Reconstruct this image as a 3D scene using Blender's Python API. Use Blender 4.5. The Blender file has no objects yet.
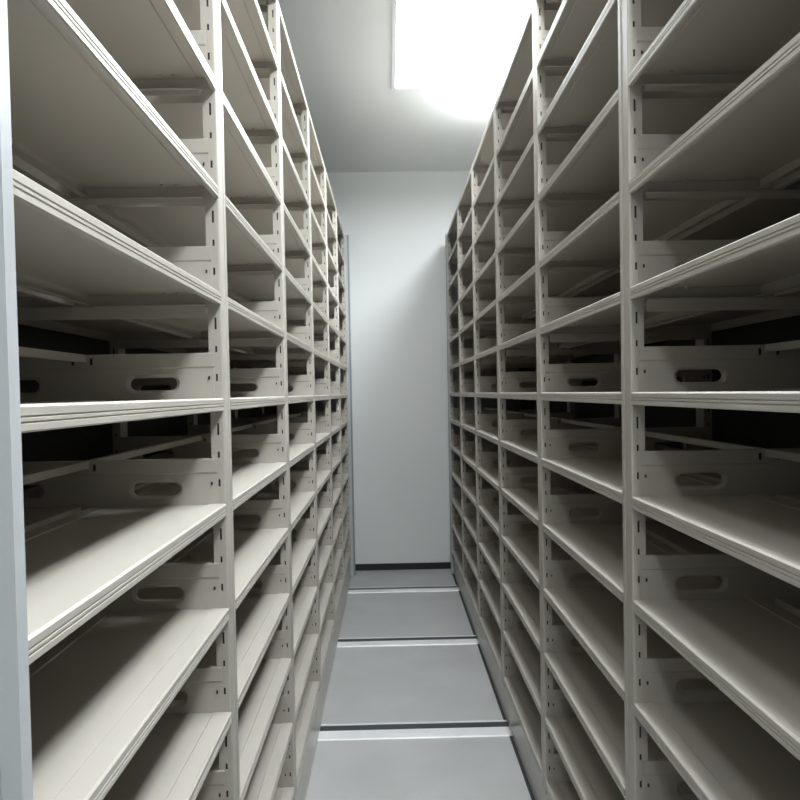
import bpy, bmesh, math
from mathutils import Matrix, Vector

C = bpy.context.scene.collection
EYE = 1.435            # camera height (m)
P = 0.2035             # vertical pitch of the shelves
W = 0.9                # bay length
XL, XR = -0.3177, 0.4706          # aisle faces of the two racks
DL, DR = 1.5400, 1.5417           # distance of the second upright of each rack
ZL, ZR = EYE - 0.0165, EYE - 0.0192   # lip centre of the shelf nearest eye level
DEPTH = 0.535
WALL_Y, CEIL = 6.30, 3.205
ROWS = range(-6, 7)
PW = 0.065             # upright width
PH = 0.0875            # side plate height over the shelf

# ------------------------------------------------------------------ materials
def principled(name, col, rough=0.5, metal=0.0, spec=0.5, noise=None, bump=None, coat=0.0):
    m = bpy.data.materials.new(name); m.use_nodes = True
    nt = m.node_tree; b = nt.nodes['Principled BSDF']
    b.inputs['Base Color'].default_value = (*col, 1)
    b.inputs['Roughness'].default_value = rough
    b.inputs['Metallic'].default_value = metal
    b.inputs['Specular IOR Level'].default_value = spec
    b.inputs['Coat Weight'].default_value = coat
    tc = nt.nodes.new('ShaderNodeTexCoord')
    if noise:
        sc, amt = noise
        n = nt.nodes.new('ShaderNodeTexNoise'); n.inputs['Scale'].default_value = sc
        n.inputs['Detail'].default_value = 6
        nt.links.new(tc.outputs['Object'], n.inputs['Vector'])
        r = nt.nodes.new('ShaderNodeValToRGB')
        r.color_ramp.elements[0].position = .3; r.color_ramp.elements[1].position = .7
        r.color_ramp.elements[0].color = (*[c * (1 - amt) for c in col], 1)
        r.color_ramp.elements[1].color = (*[min(1, c * (1 + amt)) for c in col], 1)
        nt.links.new(n.outputs['Fac'], r.inputs['Fac'])
        nt.links.new(r.outputs['Color'], b.inputs['Base Color'])
    if bump:
        sc, st = bump
        n = nt.nodes.new('ShaderNodeTexNoise'); n.inputs['Scale'].default_value = sc
        n.inputs['Detail'].default_value = 3
        nt.links.new(tc.outputs['Object'], n.inputs['Vector'])
        bp = nt.nodes.new('ShaderNodeBump'); bp.inputs['Strength'].default_value = st
        bp.inputs['Distance'].default_value = .002
        nt.links.new(n.outputs['Fac'], bp.inputs['Height'])
        nt.links.new(bp.outputs['Normal'], b.inputs['Normal'])
    return m

M = {
 'paint': principled('grey_powder_coat', (.465, .435, .385), .42, noise=(2.2, .025), bump=(260, .06)),
 'base': principled('carriage_paint', (.46, .44, .40), .28, noise=(1.5, .04)),
 'panel': principled('end_panel_paint', (.50, .52, .53), .35, noise=(1.2, .03)),
 'rubber': principled('grey_rubber_seal', (.26, .28, .29), .6),
 'light_block': principled('dark_light_block', (.16, .155, .145), .8, noise=(4, .15)),  # tone kept dark to cut lamp bounce onto the ceiling
 'dark': principled('dark_steel_and_slot_shade', (.02, .02, .022), .6),  # small fittings, and the painted shade inside the upright slots
 'wall': principled('white_wall_paint', (.80, .81, .80), .85, noise=(1.3, .015), bump=(120, .05)),
 'wallg': principled('grey_wall_paint', (.42, .41, .39), .9, noise=(1.3, .02)),
 'charcoal': principled('charcoal_shade_screen', (.035, .034, .033), .7, noise=(2, .1)),  # for the added screens that darken the rack interiors
 'ceil': principled('white_ceiling_paint', (.80, .81, .79), .9, noise=(.8, .012)),
 'floor': principled('grey_steel_deck', (.49, .495, .49), .32, noise=(3.0, .07), bump=(14, .12)),
 'rail': principled('polished_track_steel', (.95, .96, .97), .42, metal=.25, noise=(9, .08), bump=(30, .15)),
 'groove': principled('track_groove', (.05, .055, .06), .5),
 'skirt': principled('black_skirting', (.012, .014, .015), .35),
 'housing': principled('lamp_housing_white', (.85, .85, .85), .5),
}
def emitter():
    m = bpy.data.materials.new('lamp_diffuser'); m.use_nodes = True
    b = m.node_tree.nodes['Principled BSDF']
    b.inputs['Emission Color'].default_value = (.95, .98, 1, 1)
    b.inputs['Emission Strength'].default_value = 4
    return m
M['glow'] = emitter()

# ------------------------------------------------------------------ helpers
def box(bm, x0, x1, y0, y1, z0, z1, mi=0):
    if x0 > x1: x0, x1 = x1, x0
    v = [bm.verts.new((x, y, z)) for z in (z0, z1) for y in (y0, y1) for x in (x0, x1)]
    for f in ((0, 2, 3, 1), (4, 5, 7, 6), (0, 1, 5, 4), (2, 6, 7, 3), (0, 4, 6, 2), (1, 3, 7, 5)):
        bm.faces.new([v[i] for i in f]).material_index = mi

def extrude_profile(bm, pts, y0, y1, mi=0):
    """closed (x, z) outline swept from y0 to y1"""
    a = [bm.verts.new((x, y0, z)) for x, z in pts]
    b = [bm.verts.new((x, y1, z)) for x, z in pts]
    n = len(pts)
    for i in range(n):
        j = (i + 1) % n
        bm.faces.new((a[i], a[j], b[j], b[i])).material_index = mi
    bm.faces.new(a).material_index = mi
    bm.faces.new(b).material_index = mi

def mesh(name, bm, *mats):
    bmesh.ops.recalc_face_normals(bm, faces=bm.faces)
    me = bpy.data.meshes.new(name); bm.to_mesh(me); bm.free()
    for m in mats: me.materials.append(m)
    return me

def put(name, me, parent=None, loc=(0, 0, 0)):
    o = bpy.data.objects.new(name, me); C.objects.link(o)
    o.location = loc
    if parent: o.parent = parent
    return o

def thing(name, label, cat, loc=(0, 0, 0), group=None):
    o = bpy.data.objects.new(name, None); C.objects.link(o)
    o.location = loc; o.empty_display_size = .1
    o['label'] = label; o['category'] = cat
    if group: o['group'] = group
    return o

def struct(name, me):
    o = put(name, me); o['kind'] = 'structure'; return o

# ------------------------------------------------------------------ rack parts
# local frame of a rack: origin on the floor at its aisle face, s = direction into the rack
LIP = .025
def shelf_mesh(s, length, flip=1):
    """pan shelf with a double-grooved front lip; u = distance from the aisle face"""
    t = .0015; d = .255
    pts = [(.0030, 0), (0, -.0025), (0, -.0098), (.0016, -.0105), (.0016, -.0115), (0, -.0122),
           (0, -.0150), (.0016, -.0157), (.0016, -.0167), (0, -.0174), (0, -.0232), (.0018, -.025),
           (.0070, -.025), (.0070, -.0235), (.0042, -.0235), (.0042, -t), (.034, -t), (.036, -t - .0016),
           (.222, -t - .0016), (.224, -t), (d - t, -t), (d - t, -.0215), (d - .012, -.0215), (d - .012, -.023),
           (d, -.023), (d, 0), (.2245, 0), (.2225, -.0016), (.0355, -.0016), (.0335, 0)]
    bm = bmesh.new()
    h = length / 2
    extrude_profile(bm, [(s * u, z) for u, z in pts], -h, h)
    for y in (-h + .0005, h - .002):                      # folded end flanges under the pan
        box(bm, s * .0045, s * (d - .0025), y, y + .0015, -.0232, -.0034)
    for u in (.076, .101):                                # pressed studs under the far end
        bmesh.ops.create_icosphere(bm, subdivisions=2, radius=.0042,
            matrix=Matrix.Translation((s * u, h - .020, -.0045)) @ Matrix.Diagonal((1, 1, .7, 1)))
    return mesh('shelf', bm, M['paint'])

SLOTS = ((.047, .023), (.0965, .012), (.151, .014))
def post_mesh(s, zc0, top, rear=False):
    """channel upright with slots punched in both flanks"""
    bm = bmesh.new(); t = .0018; D = .0265; h = PW / 2
    z0 = .165
    # face with two very shallow vertical flutes
    pr = [(0, -h + .003), (.0012, -h + .0008), (.003, -h), (.003, h), (.0012, h - .0008), (0, h - .003),
          (0, .014), (.0012, .012), (.0012, -.012), (0, -.014)]
    a = [bm.verts.new((s * u, y, z0)) for u, y in pr]; b = [bm.verts.new((s * u, y, top)) for u, y in pr]
    n = len(pr)
    for i in range(n):
        j = (i + 1) % n; bm.faces.new((a[i], a[j], b[j], b[i]))
    bm.faces.new(a); bm.faces.new(b)
    spans = []
    for r in ROWS:
        zc = zc0 + r * P
        for off, hh in SLOTS:
            c = zc - off
            if c - hh / 2 > z0 + .01: spans.append((c - hh / 2, c + hh / 2))
    spans.sort()
    u0, u1 = .0102, .0144
    for y0, y1 in ((-h, -h + t), (h - t, h)):
        box(bm, s * .003, s * u0, y0, y1, z0, top)
        box(bm, s * u1, s * D, y0, y1, z0, top)
        z = z0
        for a0, a1 in spans:
            box(bm, s * u0, s * u1, y0, y1, z, a0); z = a1
        box(bm, s * u0, s * u1, y0, y1, z, top)
    for y0, y1 in ((-h + t, -h + .014), (h - .014, h - t)):   # inturned rear lips
        box(bm, s * (D - t), s * D, y0, y1, z0, top)
    for y0, y1 in ((-h + t + .0006, -h + t + .0010), (h - t - .0010, h - t - .0006)):   # dark liner standing in for shade behind the slots
        box(bm, s * (u0 - .002), s * (u1 + .002), y0, y1, z0, top, 1)
    box(bm, s * (D - t), s * D, -h + .014, h - .014, z0, top)
    return mesh('upright', bm, M['paint'], M['dark'])

def stadium(cu, cz, hu, r, n=8):
    out = []
    for i in range(n + 1):
        a = -math.pi / 2 + math.pi * i / n; out.append((cu + hu + r * math.cos(a), cz + r * math.sin(a)))
    for i in range(n + 1):
        a = math.pi / 2 + math.pi * i / n; out.append((cu - hu + r * math.cos(a), cz + r * math.sin(a)))
    return out

def plate_mesh(s, side=-1):
    """side plate standing across the rack, two dished oval grips, creased top third"""
    bm = bmesh.new(); y = -PW / 2 - .0012
    u0, u1 = .0168, DEPTH - .0168
    zb, zc, zt = -.0225, PH - .029, PH
    outer = [(u0, zb), (u1, zb), (u1, zc), (u0, zc)]
    vs = [bm.verts.new((s * u, y, z)) for u, z in outer]
    edges = [bm.edges.new((vs[i], vs[(i + 1) % 4])) for i in range(4)]
    for cu in (.135, DEPTH - .135):
        o = stadium(cu, .0295, .0335, .0185); ov = [bm.verts.new((s * u, y, z)) for u, z in o]
        n = len(o); edges += [bm.edges.new((ov[i], ov[(i + 1) % n])) for i in range(n)]
        i1 = [bm.verts.new((s * u, y + .0045, z)) for u, z in stadium(cu, .0295, .0335, .0128)]
        i2 = [bm.verts.new((s * u, y + .0110, z)) for u, z in stadium(cu, .0295, .0335, .0122)]
        for A, B in ((ov, i1), (i1, i2)):
            for i in range(n):
                j = (i + 1) % n; bm.faces.new((A[i], A[j], B[j], B[i]))
    bmesh.ops.triangle_fill(bm, use_beauty=True, use_dissolve=False, edges=edges)
    # creased upper band and its folded top flange
    A = [vs[3], vs[2]]
    rows = [(y - .0022, zc + .003), (y - .0022, zt - .0012), (y - .001, zt), (y + .012, zt), (y + .012, zt - .006)]
    for yy, z in rows:
        B = [bm.verts.new((s * u0, yy, z)), bm.verts.new((s * u1, yy, z))]
        bm.faces.new((A[0], A[1], B[1], B[0])); A = B
    bmesh.ops.recalc_face_normals(bm, faces=bm.faces)
    bmesh.ops.solidify(bm, geom=bm.faces[:], thickness=.0008)
    # locking screw by the slot, hook slot by the centre bar
    for uu in (.0265, DEPTH - .0265):
        box(bm, s * (uu - .0016), s * (uu + .0016), y - .0022, y, .0365, .0425, 1)
    for uu in (.248, DEPTH - .252):
        box(bm, s * uu, s * (uu + .004), y - .0045, y - .002, PH - .0200, PH - .007, 1)
    return mesh('side_plate', bm, M['paint'], M['dark'])

def bar_mesh(s, length):
    bm = bmesh.new(); h = length / 2
    extrude_profile(bm, [(s * (.2675 + u), z) for u, z in
        ((-.007, 0), (.007, 0), (.007, -.014), (.0055, -.014), (.0055, -.0015), (-.0055, -.0015), (-.0055, -.014), (-.007, -.014))], -h, h)
    return mesh('centre_bar', bm, M['paint'])

def support_mesh(s, hh):
    """angle hanging under an upper shelf, just in front of the upright"""
    bm = bmesh.new()
    box(bm, s * .030, s * (DEPTH - .03), -.0012, 0, .030 - hh, .030)
    box(bm, s * .030, s * (DEPTH - .03), -.010, 0, .0288, .030)
    return mesh('support_angle', bm, M['paint'])

def rack(name, label, s, xf, d1, zc0, recess, far_out):
    t = thing(name, label, 'shelving rack', (xf, 0, 0))
    ys = [d1 + (k - 1) * W for k in range(0, 7)]
    top = zc0 + 6 * P + LIP / 2
    pf = post_mesh(s, zc0, top); pr = post_mesh(-s, zc0, top)
    for y in ys:
        put('upright', pf, t, (0, y, 0))
        put('upright', pr, t, (s * DEPTH, y, 0))
    L = W - PW - .0012
    sf = shelf_mesh(s, L); sr = shelf_mesh(-s, L); pl = plate_mesh(s); ba = bar_mesh(s, W - .01); su = support_mesh(s, .024); su2 = support_mesh(s, .011)
    for r in ROWS:
        z = zc0 + r * P + LIP / 2
        for i in range(6):
            ym = (ys[i] + ys[i + 1]) / 2
            put('shelf', sf, t, (0, ym, z))
            put('rear_shelf', sr, t, (s * DEPTH, ym, z))
            if r < 6: put('centre_bar', ba, t, (0, ym, z + PH))
        if r < 6:
            for y in ys: put('side_plate', pl, t, (0, y, z))
        if 0 < r:
            for y in ys[1:]: put('support_angle', su if r == 1 else su2, t, (0, y - PW / 2 - .006, z - .055))
    # carriage base the uprights stand on
    bm = bmesh.new(); y0, y1 = ys[0] - PW / 2, ys[-1] + PW / 2
    box(bm, s * recess, s * (DEPTH - recess), y0, y1, .006, .155)
    box(bm, s * (recess - .003), s * (DEPTH - recess + .003), y0, y1, .155, .165)
    box(bm, s * (recess - .002), s * recess, y0, y1, .006, .020)
    put('carriage_base', mesh('carriage_base', bm, M['base']), t)
    bm = bmesh.new(); box(bm, s * .012, s * (DEPTH - .012), ys[0] - PW / 2, ys[-1] + PW / 2, top + .0005, top + .006)  # unseen dark sheet added to block lamp light over the rack
    put('top_light_block', mesh('top_light_block', bm, M['light_block']), t)
    # closed end panels, a rubber seal down their aisle edge
    for a, b, protrude in ((y0 - .030, y0 - .001, .036), (y1 + .001, y1 + .045, far_out)):
        bm = bmesh.new()
        box(bm, -s * protrude * .55, s * (DEPTH + .01), a, b, .01, top + .012)
        p = put('end_panel', mesh('end_panel', bm, M['panel']), t)
        bm = bmesh.new()
        box(bm, -s * protrude, -s * protrude * .56, a + .006, (b - .006 if a > 3 else b - .006), .012, top + .010)
        put('seal_strip', mesh('seal_strip', bm, M['rubber' if a > 3 else 'panel']), p)
    return t

rack('mobile_shelving_rack', 'pale grey steel mobile shelving rack with brightly lit empty shelves, left side of aisle',
     -1, XL, DL, ZL, .004, .030)
rack('mobile_shelving_rack', 'shaded brownish grey steel mobile shelving rack with empty shelves, right side of aisle',
     1, XR, DR, ZR, .018, .006)

# ------------------------------------------------------------------ room
RX0, RX1, RY0 = XL - DEPTH - .03, XR + DEPTH + .03, -3.0
OX0, OX1 = RX0 - 1.7, RX1 + 1.7
bm = bmesh.new(); box(bm, OX0 - .1, OX1 + .1, RY0 - .1, WALL_Y + .1, -.1, 0); struct('floor', mesh('floor', bm, M['floor']))
bm = bmesh.new(); box(bm, OX0 - .1, OX1 + .1, RY0 - .1, WALL_Y + .1, CEIL, CEIL + .1); struct('ceiling', mesh('ceiling', bm, M['ceil']))
bm = bmesh.new(); box(bm, OX0 - .1, OX1 + .1, WALL_Y, WALL_Y + .1, 0, CEIL); struct('wall_far', mesh('wall_far', bm, M['wall']))
bm = bmesh.new(); box(bm, OX0 - .1, OX1 + .1, RY0 - .1, RY0, 0, CEIL); struct('wall_near', mesh('wall_near', bm, M['wallg']))
# outer walls, and added dark screens behind the racks to shade their interiors
for n, x0, x1, z in (('wall_left', OX0 - .1, OX0, CEIL), ('wall_right', OX1, OX1 + .1, CEIL)):
    bm = bmesh.new(); box(bm, x0, x1, RY0, WALL_Y, 0, z); struct(n, mesh(n, bm, M['wall']))
for n, x0, x1 in (('wall_left_shade_screen', RX0 - .08, RX0), ('wall_right_shade_screen', RX1, RX1 + .08)):
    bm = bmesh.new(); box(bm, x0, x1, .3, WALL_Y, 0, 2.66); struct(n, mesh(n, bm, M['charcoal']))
bm = bmesh.new(); box(bm, RX0, RX1, WALL_Y - .012, WALL_Y, 0, .052); struct('baseboard_far', mesh('baseboard_far', bm, M['skirt']))
# dark expansion gap of the floor deck along the right rack
bm = bmesh.new(); box(bm, XR + .004, XR + .016, .3, WALL_Y - .15, 0, .0015); struct('trim_1', mesh('trim_1', bm, M['groove']))

# ------------------------------------------------------------------ floor tracks
def track(y, label):
    t = thing('floor_track', label, 'floor track', (0, y, 0), 'steel tracks crossing the aisle floor')
    bm = bmesh.new(); x0, x1 = RX0 + .02, RX1 - .02
    extr = [(-.055, 0), (-.052, .0045), (.028, .0045), (.031, 0)]
    a = [bm.verts.new((x0, yy, z)) for yy, z in extr]; b = [bm.verts.new((x1, yy, z)) for yy, z in extr]
    for i in range(4):
        j = (i + 1) % 4; bm.faces.new((a[i], a[j], b[j], b[i]))
    bm.faces.new(a); bm.faces.new(b)
    put('rail', mesh('rail', bm, M['rail']), t)
    bm = bmesh.new(); box(bm, x0, x1, .032, .085, 0, .0012)
    put('rail_groove', mesh('rail_groove', bm, M['groove']), t)
    bm = bmesh.new(); box(bm, x0, x1, .086, .100, 0, .003)
    put('edge_strip', mesh('edge_strip', bm, M['rail']), t)
track(4.44, 'shiny steel floor track crossing the aisle, the nearer and broader one in view')
track(5.63, 'thin steel floor track crossing the aisle nearest the white end wall')
track(3.25, 'steel floor track crossing the aisle closest to the viewer, nearer than the shiny one')

# ------------------------------------------------------------------ ceiling lamps
def lamp(x, y, length, power, label, CEIL=CEIL, up=.7):
    hung = CEIL < 3.2
    t = thing('hanging_batten_lamp' if hung else 'recessed_ceiling_lamp', label, 'lamp', (x, y, CEIL),
              'batten lamps hung over the aisle' if hung else 'recessed lamps in the ceiling')
    if hung:
        bm = bmesh.new(); box(bm, -.06, .06, -length / 2, length / 2, .0005, .05)
        put('lamp_housing', mesh('lamp_housing', bm, M['housing']), t)
        for q in (-.4, .4):
            bm = bmesh.new(); box(bm, -.006, .006, q - .006, q + .006, .05, 3.205 - CEIL)
            put('suspension_rod', mesh('suspension_rod', bm, M['rail']), t)
    bm = bmesh.new(); h = length / 2
    for q in ((-.17, -.15, -h, h), (.15, .17, -h, h), (-.15, .15, -h, -h + .02), (-.15, .15, h - .02, h)):
        box(bm, *q, -.006, 0)
    put('lamp_frame', mesh('lamp_frame', bm, M['housing']), t)
    bm = bmesh.new(); box(bm, -.15, .15, -h + .02, h - .02, -.003, 0)
    put('lamp_diffuser', mesh('lamp_diffuser', bm, M['glow']), t)
    l = bpy.data.lights.new('lamp_light', 'AREA'); l.shape = 'RECTANGLE'
    l.size = .30; l.size_y = length - .04; l.energy = power; l.color = (.91, .965, 1.0)
    o = bpy.data.objects.new('lamp_light', l); C.objects.link(o); o.location = (x, y, CEIL - .008)
    if hung:                                              # second light added above the housing to brighten the ceiling
        l2 = l.copy(); l2.energy = power * up; o2 = bpy.data.objects.new('lamp_light', l2); C.objects.link(o2)
        o2.location = (x, y, CEIL + .053); o2.rotation_euler = (math.pi, 0, 0)
LX = XR + .02
lamp(LX, .45, 1.2, 42, 'white batten lamp hung on rods over the nearest end of the aisle', 2.92, .75)
lamp(LX, 2.05, 1.2, 38, 'white batten lamp hung on rods over the middle bays of the aisle', 2.92, .75)
lamp(XR + .32, 4.3, 1.2, 66, 'white batten lamp hung on rods over the far bays of the right rack', 3.04, .42)
lamp(.22, 4.0, 1.2, 22, 'flush white lamp panel in the ceiling over the middle of the aisle')

lamp(-.45, -.9, 1.2, 22, 'unseen fill light panel added in the ceiling behind the viewer')  # added fill light for the right rack, no known lamp here

w = bpy.data.worlds.new('world'); bpy.context.scene.world = w; w.use_nodes = True
w.node_tree.nodes['Background'].inputs[0].default_value = (.8, .85, .9, 1)
w.node_tree.nodes['Background'].inputs[1].default_value = .0

# ------------------------------------------------------------------ camera
cam = bpy.data.cameras.new('camera'); co = bpy.data.objects.new('camera', cam); C.objects.link(co)
cam.sensor_width = 36; cam.lens = 36 * 780 / 800; cam.shift_y = .02; cam.clip_start = .02
co.matrix_world = (Matrix.Translation((0, 0, EYE)) @ Matrix.Rotation(-.0140, 4, 'Z')
    @ Matrix.Rotation(math.pi / 2 - .0297, 4, 'X') @ Matrix.Rotation(-.0183, 4, 'Z'))
sc = bpy.context.scene; sc.camera = co
sc.view_settings.view_transform = 'Standard'; sc.view_settings.look = 'None'
sc.view_settings.exposure = 0; sc.view_settings.gamma = 1; sc.view_settings.use_curve_mapping = False
sc.cycles.max_bounces = 10; sc.cycles.diffuse_bounces = 7
